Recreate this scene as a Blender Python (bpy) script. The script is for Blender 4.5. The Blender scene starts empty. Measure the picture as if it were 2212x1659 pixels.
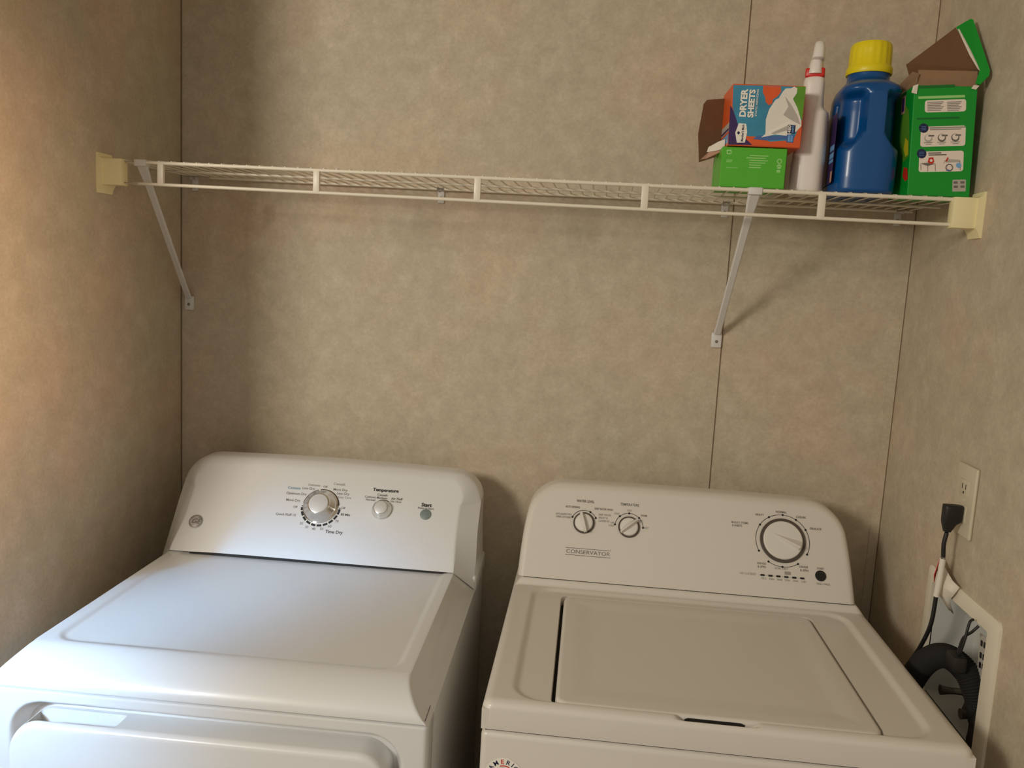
import bpy, bmesh, math, random
import numpy as np
from mathutils import Vector, Matrix
random.seed(7)
sc = bpy.context.scene
COL = sc.collection
PI = math.pi
R = math.radians

# ------------------------------------------------------------------ camera
def make_camera():
    yaw, pitch, roll = 0.1082, -0.1305, 0.0534
    cy, sy, cp, sp = math.cos(yaw), math.sin(yaw), math.cos(pitch), math.sin(pitch)
    f = Vector((-sy*cp, cy*cp, sp)); r = Vector((cy, sy, 0)); u = r.cross(f)
    cr, sr = math.cos(roll), math.sin(roll)
    rr = cr*r + sr*u; uu = -sr*r + cr*u
    cam = bpy.data.cameras.new('camera'); o = bpy.data.objects.new('camera', cam); COL.objects.link(o)
    m = Matrix((rr, uu, -f)).transposed().to_4x4(); m.translation = Vector((1.0048, -1.8355, 1.5257))
    o.matrix_world = m
    cam.sensor_fit = 'HORIZONTAL'; cam.sensor_width = 36.0; cam.lens = 36.0*1742.354/2212.0
    cam.clip_start = 0.02
    sc.camera = o
make_camera()

# ------------------------------------------------------------------ world, lights, exposure
w = bpy.data.worlds.new('world'); sc.world = w; w.use_nodes = True
w.node_tree.nodes['Background'].inputs[0].default_value = (1.0, 0.91, 0.78, 1)
w.node_tree.nodes['Background'].inputs[1].default_value = 0.31

def area(name, loc, target, sx, sy, power, color, spread=180):
    l = bpy.data.lights.new(name, 'AREA'); l.shape = 'RECTANGLE'; l.size = sx; l.size_y = sy
    l.energy = power; l.color = color; l.spread = R(spread)
    o = bpy.data.objects.new(name, l); COL.objects.link(o); o.location = loc
    d = Vector(target) - Vector(loc); o.rotation_euler = d.to_track_quat('-Z', 'Y').to_euler()
    return o
# daylight window of the room, front left; warm main light, front left; added warm fill for bounced light on the left wall
area('window_daylight', (-0.95, -2.55, 1.95), (0.20, -0.66, 0.89), 0.30, 0.34, .70, (0.36, 0.64, 1.0), 11)
area('room_light', (-0.72, -2.7, 2.1), (0.9, 0, 1.55), 0.5, 0.5, 28.5, (1.0, 0.93, 0.80))
area('warm_bounce_fill', (1.5, -1.85, 1.75), (0.0, -1.12, 1.5), 0.3, 0.3, 3.2, (1.0, 0.68, 0.46), 42)
sc.view_settings.view_transform = 'Standard'; sc.view_settings.look = 'None'
sc.view_settings.exposure = 0.42; sc.view_settings.gamma = 1.0; sc.view_settings.use_curve_mapping = False

# ------------------------------------------------------------------ materials
def srgb(r, g, b):
    def c(v):
        v /= 255.0
        return v/12.92 if v <= .04045 else ((v+.055)/1.055)**2.4
    return (c(r), c(g), c(b), 1)
def mat(name, col, rough=.5, metal=0, coat=0, noise=None, bump=0, bscale=200, spec=.5):
    m = bpy.data.materials.new(name); m.use_nodes = True
    nt = m.node_tree; b = nt.nodes['Principled BSDF']
    b.inputs['Base Color'].default_value = col; b.inputs['Roughness'].default_value = rough
    b.inputs['Metallic'].default_value = metal; b.inputs['Coat Weight'].default_value = coat; b.inputs['Coat Roughness'].default_value = .09
    b.inputs['Specular IOR Level'].default_value = spec
    tc = nt.nodes.new('ShaderNodeTexCoord')
    if noise:
        amt, scale = noise
        n = nt.nodes.new('ShaderNodeTexNoise'); n.inputs['Scale'].default_value = scale; n.inputs['Detail'].default_value = 4
        nt.links.new(tc.outputs['Object'], n.inputs['Vector'])
        mx = nt.nodes.new('ShaderNodeMix'); mx.data_type = 'RGBA'
        mx.inputs['A'].default_value = tuple(c*(1-amt) for c in col[:3])+(1,)
        mx.inputs['B'].default_value = tuple(min(1, c*(1+amt)) for c in col[:3])+(1,)
        nt.links.new(n.outputs['Fac'], mx.inputs['Factor']); nt.links.new(mx.outputs['Result'], b.inputs['Base Color'])
    if bump:
        n = nt.nodes.new('ShaderNodeTexNoise'); n.inputs['Scale'].default_value = bscale; n.inputs['Detail'].default_value = 3
        nt.links.new(tc.outputs['Object'], n.inputs['Vector'])
        bp = nt.nodes.new('ShaderNodeBump'); bp.inputs['Strength'].default_value = bump; bp.inputs['Distance'].default_value = .002
        nt.links.new(n.outputs['Fac'], bp.inputs['Height']); nt.links.new(bp.outputs['Normal'], b.inputs['Normal'])
    return m

def wallpaper(name, seed):
    m = bpy.data.materials.new(name); m.use_nodes = True; nt = m.node_tree; b = nt.nodes['Principled BSDF']
    b.inputs['Roughness'].default_value = .62; b.inputs['Specular IOR Level'].default_value = .3
    tc = nt.nodes.new('ShaderNodeTexCoord'); mp = nt.nodes.new('ShaderNodeMapping')
    mp.inputs['Location'].default_value = (seed, seed*.7, seed*1.3)
    nt.links.new(tc.outputs['Object'], mp.inputs['Vector'])
    def noise(scale, det, rough=.6, dist=0):
        n = nt.nodes.new('ShaderNodeTexNoise'); n.inputs['Scale'].default_value = scale; n.inputs['Detail'].default_value = det
        n.inputs['Roughness'].default_value = rough; n.inputs['Distortion'].default_value = dist
        nt.links.new(mp.outputs['Vector'], n.inputs['Vector']); return n.outputs['Fac']
    def ramp(src, stops):
        r = nt.nodes.new('ShaderNodeValToRGB'); e = r.color_ramp.elements
        e[0].position, e[0].color = stops[0]; e[1].position, e[1].color = stops[-1]
        for p, c in stops[1:-1]:
            x = e.new(p); x.color = c
        nt.links.new(src, r.inputs['Fac']); return r.outputs['Color']
    def mix(a, c, f, mode='MIX'):
        x = nt.nodes.new('ShaderNodeMix'); x.data_type = 'RGBA'; x.blend_type = mode
        if isinstance(f, float): x.inputs['Factor'].default_value = f
        else: nt.links.new(f, x.inputs['Factor'])
        nt.links.new(a, x.inputs['A']); nt.links.new(c, x.inputs['B']); return x.outputs['Result']
    # hand sized mottling, between tan and paler beige
    base = ramp(noise(24, 7, .62, .2), [(.32, srgb(182, 168, 146)), (.5, srgb(193, 180, 157)), (.68, srgb(207, 195, 173))])
    # broad pinkish and greyish areas
    tint = ramp(noise(3.6, 4, .55), [(.34, srgb(182, 172, 148)), (.5, srgb(192, 178, 154)), (.66, srgb(210, 178, 150))])
    c = mix(base, tint, .38)
    fibre = ramp(noise(150, 3, .7), [(.3, (.80, .80, .80, 1)), (.7, (1.12, 1.12, 1.12, 1))])
    c = mix(c, fibre, .55, 'MULTIPLY')
    nt.links.new(c, b.inputs['Base Color'])
    return m

M = {}
M['wall'] = wallpaper('wallpaper', 3.1)
M['wall_l'] = wallpaper('wallpaper_left', 9.4)
M['wall_r'] = wallpaper('wallpaper_right', 17.2)
M['groove'] = mat('dark_groove', srgb(122, 102, 78), .8)
M['ceiling'] = mat('ceiling_paint', srgb(215, 208, 195), .9, bump=.3)
M['floor'] = mat('vinyl_floor', srgb(120, 100, 78), .5, noise=(.2, 20))
M['dryer'] = mat('white_enamel', (.73, .725, .715, 1), .32, coat=.45, bump=.02, bscale=60)
M['washer'] = mat('white_enamel_satin', (.68, .635, .565, 1), .38, coat=.15, bump=.02, bscale=60)
M['panelgap'] = mat('gap_shade', srgb(30, 27, 24), .8)  # dark colour standing in for shade in gaps and openings
M['shelf'] = mat('white_wire_coating', srgb(228, 218, 198), .38)
M['brace'] = mat('white_painted_steel', srgb(215, 212, 208), .42)
M['cream'] = mat('cream_plastic', srgb(238, 226, 178), .45)
M['screw'] = mat('screw_metal', srgb(150, 140, 125), .35, .8)
M['chrome'] = mat('chrome', (.78, .77, .75, 1), .16, 1)
M['silver'] = mat('silver_plastic', (.66, .65, .63, 1), .35, .15)
M['knobwhite'] = mat('knob_white', (.72, .69, .63, 1), .35)
M['ring'] = mat('dark_ring', srgb(80, 70, 62), .45)
M['ink'] = mat('black_ink', srgb(22, 20, 22), .5)
M['inkgrey'] = mat('grey_ink', srgb(112, 106, 100), .6)
M['inklight'] = mat('pale_grey_ink', srgb(150, 145, 138), .6)
M['inkblue'] = mat('blue_ink', srgb(70, 140, 165), .6)
M['btngreen'] = mat('grey_green_button', srgb(120, 132, 130), .45)
M['btnblack'] = mat('black_lens', srgb(18, 20, 20), .3)
M['green1'] = mat('bright_green_card', srgb(84, 178, 44), .4, noise=(.06, 30))
M['green2'] = mat('green_card', srgb(8, 150, 45), .4, noise=(.05, 40))
M['green2d'] = mat('dark_green_ink', srgb(8, 110, 36), .5)
M['kraft'] = mat('brown_cardboard', srgb(150, 118, 88), .85, noise=(.08, 80), bump=.1)
M['kraftd'] = mat('dark_brown_cardboard', srgb(112, 78, 52), .85, noise=(.12, 50), bump=.1)
M['torn'] = mat('torn_white_paper', srgb(226, 216, 200), .9, bump=.3)
M['tornpink'] = mat('torn_pinkish_card', srgb(186, 140, 118), .9, bump=.3)
M['orange'] = mat('orange_red_ink', srgb(222, 92, 40), .4, noise=(.08, 60))
M['red'] = mat('red_ink', srgb(205, 45, 30), .45)
M['skyblue'] = mat('blue_cloud_print', srgb(58, 138, 170), .4, noise=(.45, 22))
M['midblue'] = mat('mid_blue_ink', srgb(70, 105, 165), .4)
M['paleblue'] = mat('pale_blue_ink', srgb(120, 175, 225), .4)
M['navy'] = mat('navy_ink', srgb(28, 32, 72), .4)
M['purple'] = mat('deep_purple_ink', srgb(58, 36, 92), .4)
M['leaf'] = mat('leaf_green_print', srgb(95, 150, 40), .4, noise=(.35, 25))
M['cloth'] = mat('white_cloth_print', srgb(232, 226, 215), .5, noise=(.10, 18))
M['clothsh'] = mat('grey_fold_print', srgb(182, 176, 166), .5)
M['white'] = mat('white_print', srgb(240, 234, 222), .5)
M['label'] = mat('pale_label_print', srgb(238, 222, 210), .5)
M['yellowink'] = mat('yellow_ink', srgb(200, 190, 30), .5)
M['palegreen'] = mat('pale_green_ink', srgb(160, 215, 130), .5)
M['bottle'] = mat('white_bottle_plastic', srgb(232, 224, 216), .38, coat=.1)
M['redplastic'] = mat('red_plastic', srgb(205, 38, 25), .35)
M['jug'] = mat('blue_jug_plastic', srgb(0, 76, 140), .32, coat=.15, spec=.5)
M['cap'] = mat('yellow_cap_plastic', srgb(232, 212, 22), .4)
M['plate'] = mat('ivory_wall_plate', srgb(204, 193, 168), .45)
M['slot'] = mat('dark_slot', srgb(40, 34, 28), .7)
M['rubber'] = mat('black_rubber', srgb(24, 23, 22), .5)
M['hose'] = mat('black_corrugated_hose', srgb(24, 22, 20), .85, bump=.3)
M['boxwhite'] = mat('white_outlet_box_plastic', srgb(226, 217, 196), .45)
M['boxin'] = mat('box_interior_plastic', srgb(205, 205, 198), .5)
M['brass'] = mat('brass', srgb(150, 125, 80), .4, .8)
M['valvegrey'] = mat('grey_valve', srgb(96, 90, 80), .6, .2)
M['taped'] = mat('white_tag', srgb(225, 218, 205), .6)

# ------------------------------------------------------------------ mesh helpers
def mesh_obj(name, bm, mats, parent=None, smooth=30, loc=None, bevel=None):
    me = bpy.data.meshes.new(name)
    bmesh.ops.recalc_face_normals(bm, faces=bm.faces[:])
    bm.to_mesh(me); bm.free()
    if not isinstance(mats, (list, tuple)): mats = [mats]
    for m in mats: me.materials.append(m)
    if smooth:
        for p in me.polygons: p.use_smooth = True
        me.set_sharp_from_angle(angle=R(smooth))
    o = bpy.data.objects.new(name, me); COL.objects.link(o)
    if parent: o.parent = parent
    if loc: o.location = loc
    if bevel:
        b = o.modifiers.new('bevel', 'BEVEL'); b.width = bevel; b.segments = 3; b.limit_method = 'ANGLE'; b.angle_limit = R(35)
    return o
def tag(o, label=None, cat=None, group=None, kind=None):
    if label: o['label'] = label
    if cat: o['category'] = cat
    if group: o['group'] = group
    if kind: o['kind'] = kind
    return o
def thing(name, loc, rz, label, cat, group=None):
    o = bpy.data.objects.new(name, None); COL.objects.link(o); o.empty_display_size = .05
    o.location = loc; o.rotation_euler = (0, 0, rz)
    return tag(o, label, cat, group)
def struct(name, bm, m, smooth=0):
    o = mesh_obj(name, bm, m, None, smooth); o['kind'] = 'structure'; return o
def box(bm, lo, hi, mi=0, bev=0, seg=2, mtx=None):
    lo = Vector(lo); hi = Vector(hi); c = (lo+hi)/2; s = hi-lo
    r = bmesh.ops.create_cube(bm, size=1)
    vs = r['verts']
    for v in vs: v.co = Vector((v.co.x*s.x, v.co.y*s.y, v.co.z*s.z)) + c
    fs = {f for v in vs for f in v.link_faces}
    for f in fs: f.material_index = mi
    if bev:
        es = list({e for v in vs for e in v.link_edges})
        rr = bmesh.ops.bevel(bm, geom=es, offset=bev, segments=seg, affect='EDGES', profile=.5)
        fs = set(rr['faces']) | {f for f in fs if f.is_valid}
        vs = list({v for f in fs for v in f.verts})
        for f in fs: f.material_index = mi
    if mtx: bmesh.ops.transform(bm, matrix=mtx, verts=list(vs))
    return vs
def boxobj(name, lo, hi, m, parent=None, bev=0, seg=2, smooth=30):
    bm = bmesh.new(); box(bm, lo, hi, bev=bev, seg=seg); return mesh_obj(name, bm, m, parent, smooth)
def frame_from(d, up=Vector((0, 0, 1))):
    d = d.normalized()
    if abs(d.dot(up)) > .98: up = Vector((1, 0, 0))
    a = d.cross(up).normalized(); b = a.cross(d).normalized()
    return a, b
def tube(bm, pts, r, n=10, mi=0, cap=True, rad=None):
    pts = [Vector(p) for p in pts]; rings = []
    a = b = None
    for i, p in enumerate(pts):
        d = (pts[min(i+1, len(pts)-1)] - pts[max(i-1, 0)]).normalized()
        if a is None: a, b = frame_from(d)
        else:
            a = (a - d*a.dot(d)).normalized(); b = d.cross(a).normalized()
        ri = rad(i) if rad else r
        rings.append([bm.verts.new(p + a*ri*math.cos(2*PI*k/n) + b*ri*math.sin(2*PI*k/n)) for k in range(n)])
    for i in range(len(rings)-1):
        for k in range(n):
            f = bm.faces.new((rings[i][k], rings[i][(k+1) % n], rings[i+1][(k+1) % n], rings[i+1][k])); f.material_index = mi
    if cap:
        for rg in (rings[0], rings[-1]):
            f = bm.faces.new(rg); f.material_index = mi
def tubeobj(name, pts, r, m, parent=None, n=12, rad=None):
    bm = bmesh.new(); tube(bm, pts, r, n, rad=rad); return mesh_obj(name, bm, m, parent, 50)
def spline(pts, k=8):
    pts = [Vector(p) for p in pts]; out = []
    for i in range(len(pts)-1):
        p0 = pts[max(i-1, 0)]; p1 = pts[i]; p2 = pts[i+1]; p3 = pts[min(i+2, len(pts)-1)]
        for j in range(k):
            t = j/k
            out.append(.5*((2*p1) + (-p0+p2)*t + (2*p0-5*p1+4*p2-p3)*t*t + (-p0+3*p1-3*p2+p3)*t**3))
    out.append(pts[-1]); return out
def sstep(a, b, x):
    t = max(0, min(1, (x-a)/(b-a))); return t*t*(3-2*t)
def sd_rrect(x, y, x0, y0, x1, y1, r):
    cx, cy = (x0+x1)/2, (y0+y1)/2; hx, hy = (x1-x0)/2-r, (y1-y0)/2-r
    qx, qy = abs(x-cx)-hx, abs(y-cy)-hy
    return math.hypot(max(qx, 0), max(qy, 0)) + min(max(qx, qy), 0) - r
def grid_solid(bm, A, B, fn, base, mi=0):
    """grid surface fn(a,b)->point, its border carried to base(point) and closed"""
    g = [[bm.verts.new(fn(a, b)) for b in B] for a in A]
    na, nb = len(A), len(B)
    for i in range(na-1):
        for j in range(nb-1):
            bm.faces.new((g[i][j], g[i+1][j], g[i+1][j+1], g[i][j+1])).material_index = mi
    loop = [g[i][0] for i in range(na)] + [g[-1][j] for j in range(1, nb)] + [g[i][-1] for i in range(na-2, -1, -1)] + [g[0][j] for j in range(nb-2, 0, -1)]
    low = [bm.verts.new(base(v.co.copy())) for v in loop]
    n = len(loop)
    for i in range(n):
        bm.faces.new((loop[i], loop[(i+1) % n], low[(i+1) % n], low[i])).material_index = mi
    bm.faces.new(low).material_index = mi
def ax(*segs):
    """axis samples: (start, end, count) pieces"""
    out = []
    for a, b, n in segs:
        for i in range(n): out.append(a + (b-a)*i/n)
    out.append(segs[-1][1]); return out
def lathe(bm, prof, n=40, mi=0, mtx=None, close=True):
    rings = []; vs = []
    for r, z in prof:
        rg = [bm.verts.new((r*math.cos(2*PI*k/n), r*math.sin(2*PI*k/n), z)) for k in range(n)]; rings.append(rg); vs += rg
    for i in range(len(rings)-1):
        for k in range(n):
            bm.faces.new((rings[i][k], rings[i][(k+1) % n], rings[i+1][(k+1) % n], rings[i+1][k])).material_index = mi
    if close:
        for rg in (rings[0], rings[-1]): bm.faces.new(rg).material_index = mi
    if mtx: bmesh.ops.transform(bm, matrix=mtx, verts=vs)
_txt = {}
def text_mesh(s, size, bold=0, shear=0, align='CENTER'):
    """flat text as (verts, faces), centred on its own box"""
    key = (s, bold, shear, align)
    if key not in _txt:
        cu = bpy.data.curves.new('t', 'FONT'); cu.body = s; cu.size = 1; cu.align_x = align; cu.align_y = 'CENTER'
        cu.offset = bold; cu.shear = shear; cu.resolution_u = 3
        o = bpy.data.objects.new('t', cu); COL.objects.link(o)
        dg = bpy.context.evaluated_depsgraph_get(); dg.update()
        me = bpy.data.meshes.new_from_object(o.evaluated_get(dg))
        _txt[key] = ([tuple(v.co[:2]) for v in me.vertices], [tuple(p.vertices) for p in me.polygons])
        bpy.data.objects.remove(o); bpy.data.meshes.remove(me); bpy.data.curves.remove(cu)
    v, f = _txt[key]
    return [(x*size, y*size) for x, y in v], f
class Art:
    """flat print: layers of shapes in (u,v), mapped onto a surface by put(u,v,lift)"""
    def __init__(s, put, step=.00018):
        s.bm = bmesh.new(); s.mats = []; s.put = put; s.step = step; s.layer = 1
    def mi(s, m):
        if m not in s.mats: s.mats.append(m)
        return s.mats.index(m)
    def poly(s, pts, m, layer=None):
        l = layer or s.layer
        vs = [s.bm.verts.new(s.put(u, v, l*s.step)) for u, v in pts]
        s.bm.faces.new(vs).material_index = s.mi(m)
    def rect(s, u0, v0, u1, v1, m, r=0, layer=None):
        if r:
            p = []
            for cx, cy, a0 in ((u1-r, v1-r, 0), (u0+r, v1-r, 90), (u0+r, v0+r, 180), (u1-r, v0+r, 270)):
                for k in range(6): p.append((cx+r*math.cos(R(a0+18*k)), cy+r*math.sin(R(a0+18*k))))
            s.poly(p, m, layer)
        else: s.poly([(u0, v0), (u1, v0), (u1, v1), (u0, v1)], m, layer)
    def disc(s, u, v, r, m, n=28, layer=None):
        s.poly([(u+r*math.cos(2*PI*k/n), v+r*math.sin(2*PI*k/n)) for k in range(n)], m, layer)
    def arc(s, u, v, r, wd, a0, a1, m, layer=None):
        n = max(4, int(abs(a1-a0)/5)); l = layer or s.layer
        for k in range(n):
            p = []
            for rr, a in ((r-wd/2, k), (r+wd/2, k), (r+wd/2, k+1), (r-wd/2, k+1)):
                t = R(a0+(a1-a0)*a/n); p.append((u+rr*math.cos(t), v+rr*math.sin(t)))
            s.poly(p, m, l)
    def text(s, t, u, v, size, m, rot=0, bold=0, shear=0, width=None, align='CENTER', layer=None):
        V, F = text_mesh(t, size, bold, shear, align); l = layer or s.layer
        sx = 1
        if width:
            w0 = max(x for x, y in V)-min(x for x, y in V); sx = width/w0
        c, sn = math.cos(R(rot)), math.sin(R(rot))
        vs = [s.bm.verts.new(s.put(u+c*x*sx-sn*y, v+sn*x*sx+c*y, l*s.step)) for x, y in V]
        i = s.mi(m)
        for f in F:
            try: s.bm.faces.new([vs[k] for k in f]).material_index = i
            except ValueError: pass
    def done(s, name, parent, label=None):
        o = mesh_obj(name, s.bm, s.mats, parent, 0)
        if label: o['label'] = label
        return o
def homog(src, dst):
    A = []; B = []
    for (x, y), (u, v) in zip(src, dst):
        A.append([x, y, 1, 0, 0, 0, -u*x, -u*y]); B.append(u)
        A.append([0, 0, 0, x, y, 1, -v*x, -v*y]); B.append(v)
    h = np.linalg.solve(np.array(A, float), np.array(B, float))
    def f(x, y):
        d = h[6]*x+h[7]*y+1
        return (h[0]*x+h[1]*y+h[2])/d, (h[3]*x+h[4]*y+h[5])/d
    return f

# ------------------------------------------------------------------ room
W = 1.6502; YF = -0.70; H = 2.42; T = .09
bm = bmesh.new(); box(bm, (-T, 0, 0), (W+T, T, H)); struct('wall_back', bm, M['wall'])
bm = bmesh.new(); box(bm, (-T, YF, 0), (0, 0, H)); struct('wall_left', bm, M['wall_l'])
# right wall with the hole for the recessed washer box
HY0, HY1, HZ0, HZ1 = -.540, -.305, .79, 1.018
bm = bmesh.new()
YR = -1.3
box(bm, (W, YR, 0), (W+T, 0, HZ0)); box(bm, (W, YR, HZ1), (W+T, 0, H))
box(bm, (W, YR, HZ0), (W+T, HY0, HZ1)); box(bm, (W, HY1, HZ0), (W+T, 0, HZ1))
struct('wall_right', bm, M['wall_r'])
bm = bmesh.new(); box(bm, (-3.2, -4.2, -.05), (3.4, T, 0)); struct('floor', bm, M['floor'])
bm = bmesh.new(); box(bm, (-T, YR, H), (W+T, T, H+.05)); struct('ceiling', bm, M['ceiling'])
def strip(name, lo, hi, m):
    bm = bmesh.new(); box(bm, lo, hi); struct(name, bm, m)
strip('trim_1', (1.2685, -.0012, 0), (1.2705, 0, H), M['groove'])       # panel joint
strip('trim_2', (0.0, -.0025, 0), (.0022, 0, H), M['groove'])           # left corner joint
strip('trim_3', (W-.002, -.002, 0), (W, 0, H), M['groove'])             # right corner joint
strip('trim_4', (1.2445, -.0022, 0), (1.2683, 0, H), M['wall'])         # batten beside the joint
strip('trim_5', (1.629, -.0022, 0), (W-.0022, 0, H), M['wall'])         # batten beside the right corner

# ------------------------------------------------------------------ wire shelf
shelf = thing('wire_shelf', (0, 0, 1.70), 0, 'long white wire shelf across the back wall above the dryer and washer', 'shelf')
def sl(x0, z0, z1, x): return z0 + (z1-z0)*(x-x0)/(W)
zf = lambda x: sl(0, .0125, .0035, x)          # front top rail height (local)
zb = lambda x: sl(0, .019, .0085, x)           # rail at the wall
YS = -.305
def rail(name, y, zfun, r, x0=.012, x1=W-.012):
    pts = [(x0+(x1-x0)*i/24, y, zfun(x0+(x1-x0)*i/24)) for i in range(25)]
    return tubeobj(name, pts, r, M['shelf'], shelf, 10)
zlow = lambda x: zf(x) - .0425 + .0012*math.cos(x*2)
rail('front_rail', YS, zf, .0036)
rail('lower_rail', YS-.001, zlow, .0033)
rail('middle_rail', -.155, lambda x: (zf(x)+zb(x))/2-.001, .0028)
rail('back_rail', -.012, zb, .003)
bm = bmesh.new()
x = .020
while x < W-.015:
    z0, z1 = zf(x), zb(x)
    p = [(x, YS-.0022, z0+.0028), (x, YS+.006, z0+.0042), (x, -.155, (z0+z1)/2+.0035), (x, -.008, z1+.0035)]
    tube(bm, p, .0016, 6); x += .0256
mesh_obj('wire_grid', bm, M['shelf'], shelf, 60)
for x in (.126, .4415, .754, 1.065, 1.379):
    bm = bmesh.new(); box(bm, (x-.0065, YS-.0045, zlow(x)-.001), (x+.0065, YS+.003, zf(x)-.0005), bev=.0015)
    mesh_obj('post', bm, M['shelf'], shelf, 40)
def end_cap(side):
    xw = 0 if side < 0 else W; s = 1 if side < 0 else -1
    xa, xb = (xw, xw+.0505) if side < 0 else (xw-.0505, xw)
    z0, z1 = zlow(xw)-.006, zf(xw)+.004
    bm = bmesh.new()
    # sleeve around the rail ends
    box(bm, (min(xa, xb), YS-.012, z0), (max(xa, xb), YS+.010, z1), bev=.002)
    # mounting plate against the side wall, with flared lips
    prof = [(0, z1+.010), (.004, z1+.010), (.005, z1+.004), (.012, z1-.001), (.012, z0+.002), (.006, z0-.008), (.004, z0-.016), (0, z0-.016)]
    a = [bm.verts.new((xw+s*px, YS-.016, pz)) for px, pz in prof]; b = [bm.verts.new((xw+s*px, YS+.030, pz)) for px, pz in prof]
    n = len(prof)
    for i in range(n): bm.faces.new((a[i], a[(i+1) % n], b[(i+1) % n], b[i]))
    bm.faces.new(a); bm.faces.new(b)
    o = mesh_obj('end_cap', bm, M['cream'], shelf, 30); o['label'] = 'cream plastic end cap'
end_cap(-1); end_cap(1)
def screw(x, z, y, par, r=.004):
    bm = bmesh.new(); lathe(bm, [(.0005, .0022), (r*.7, .0018), (r, .0004), (r, 0)], 14, mtx=Matrix.Translation((x, y, z)) @ Matrix.Rotation(PI/2, 4, 'X'))
    mesh_obj('screw', bm, M['screw'], par, 40)
for x in (.036, .622, 1.251, 1.612):
    zc = zb(x)
    bm = bmesh.new()
    box(bm, (x-.0075, -.0045, zc-.030), (x+.0075, 0, zc+.002), bev=.0012)
    tube(bm, [(x-.0075, -.011, zc), (x+.0075, -.011, zc)], .006, 12)
    o = mesh_obj('wall_clip', bm, M['brace'], shelf, 35); screw(x, zc-.020, -.0045, o)
def brace(xt, xb, zbot):
    zt = zf(xt)
    bm = bmesh.new()
    top = Vector((xt, YS+.004, zt-.006)); bot = Vector((xb, -.010, zbot+.018))
    d = bot-top; L = d.length; d.normalize(); side = Vector((1, 0, 0)); side = (side-d*side.dot(d)).normalized(); nrm = side.cross(d)
    def sec(t, wd, th, arch=.003):
        c = top+d*(L*t); out = []
        for u, v in ((-wd, 0), (-wd*.6, arch), (wd*.6, arch), (wd, 0), (wd*.7, -th), (-wd*.7, -th)):
            out.append(bm.verts.new(c+side*u+nrm*v))
        return out
    rings = [sec(-.02, .012, .004), sec(.05, .0105, .004), sec(.12, .008, .004), sec(.5, .0075, .004), sec(.93, .0075, .004), sec(1.0, .0085, .003)]
    for a, b in zip(rings, rings[1:]):
        for k in range(6): bm.faces.new((a[k], a[(k+1) % 6], b[(k+1) % 6], b[k]))
    bm.faces.new(rings[0]); bm.faces.new(rings[-1])
    # hook over the front rail
    box(bm, (xt-.012, YS-.006, zt-.008), (xt+.012, YS+.012, zt+.0052), bev=.002)
    # strut running back under the wires is hidden by the brace's flat end
    o = mesh_obj('brace', bm, M['brace'], shelf, 35)
    bm = bmesh.new()
    y1 = -.0022
    box(bm, (xb-.0115, -.0075, zbot-.014), (xb+.0115, y1+.0022, zbot+.020), bev=.003)
    f = mesh_obj('foot_plate', bm, M['brace'], o, 35); screw(xb, zbot, -.0075, f, .0035)
brace(.084, .023, 1.423-1.70); brace(1.2615, 1.257, 1.410-1.70)

# ------------------------------------------------------------------ appliance helpers
def console(name, X0, X1, z0, zt, y0, tilt, yback, chamf, sdep, topw, topdep, Rc, xl, xr, crown, m, parent, low=0):
    """slanted control console; xl(v), xr(v) give the side outline"""
    tn = math.tan(R(tilt))
    V = ax((0, .04, 3), (.04, .65, 16), (.65, 1, 34))
    S = ax((0, .12, 30), (.12, .88, 40), (.88, 1, 30))
    def pos(s, v):
        xc = .5
        left, right = xl(v), xr(v)
        z = z0+(zt-z0)*v
        # corner rounding of the outline
        up = (1-v)*(zt-z0)
        ins = 0
        if up < Rc: ins = Rc - math.sqrt(max(0, Rc*Rc-(Rc-up)**2))
        a, b = left+ins, right-ins
        X = a+(b-a)*s
        dl, dr = X-left, right-X
        ds = min(dl, dr); dt = up
        if ds < Rc and dt < Rc:
            vx, vz = Rc-ds, Rc-dt; dd = Rc-math.hypot(vx, vz); ang = math.atan2(vx, vz)/(PI/2)
        elif ds < dt: dd, ang = ds, 1.0
        else: dd, ang = dt, 0.0
        dd = max(0, dd)
        wd = topw+(chamf-topw)*ang; dp = topdep+(sdep-topdep)*ang
        e = 0
        if dd < wd:
            q = (wd-dd)/wd
            er = 1-math.sqrt(max(0, 1-q*q)); el = q if chamf > .03 else er
            if chamf > .03: el = q - .10*math.sin(PI*q)*0 if q > .08 else q*q/.16+q*.5
            e = dp*(er*(1-ang)+el*ang)
        cx = (X0+X1)/2; zy = z
        if low and ang > .5: z -= low*max(0, (wd-dd)/wd)*(1-sstep(0, .45, v))
        z -= crown*v*((X-cx)/((X1-X0)/2))**2
        return Vector((X, y0+(min(zy, z+crown*v*0+1)-z0)*tn+e, z))
    bm = bmesh.new()
    grid_solid(bm, V, S, lambda v, s: pos(s, v), lambda c: Vector((c.x, yback, c.z)))
    return mesh_obj(name, bm, m, parent, 40)

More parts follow.
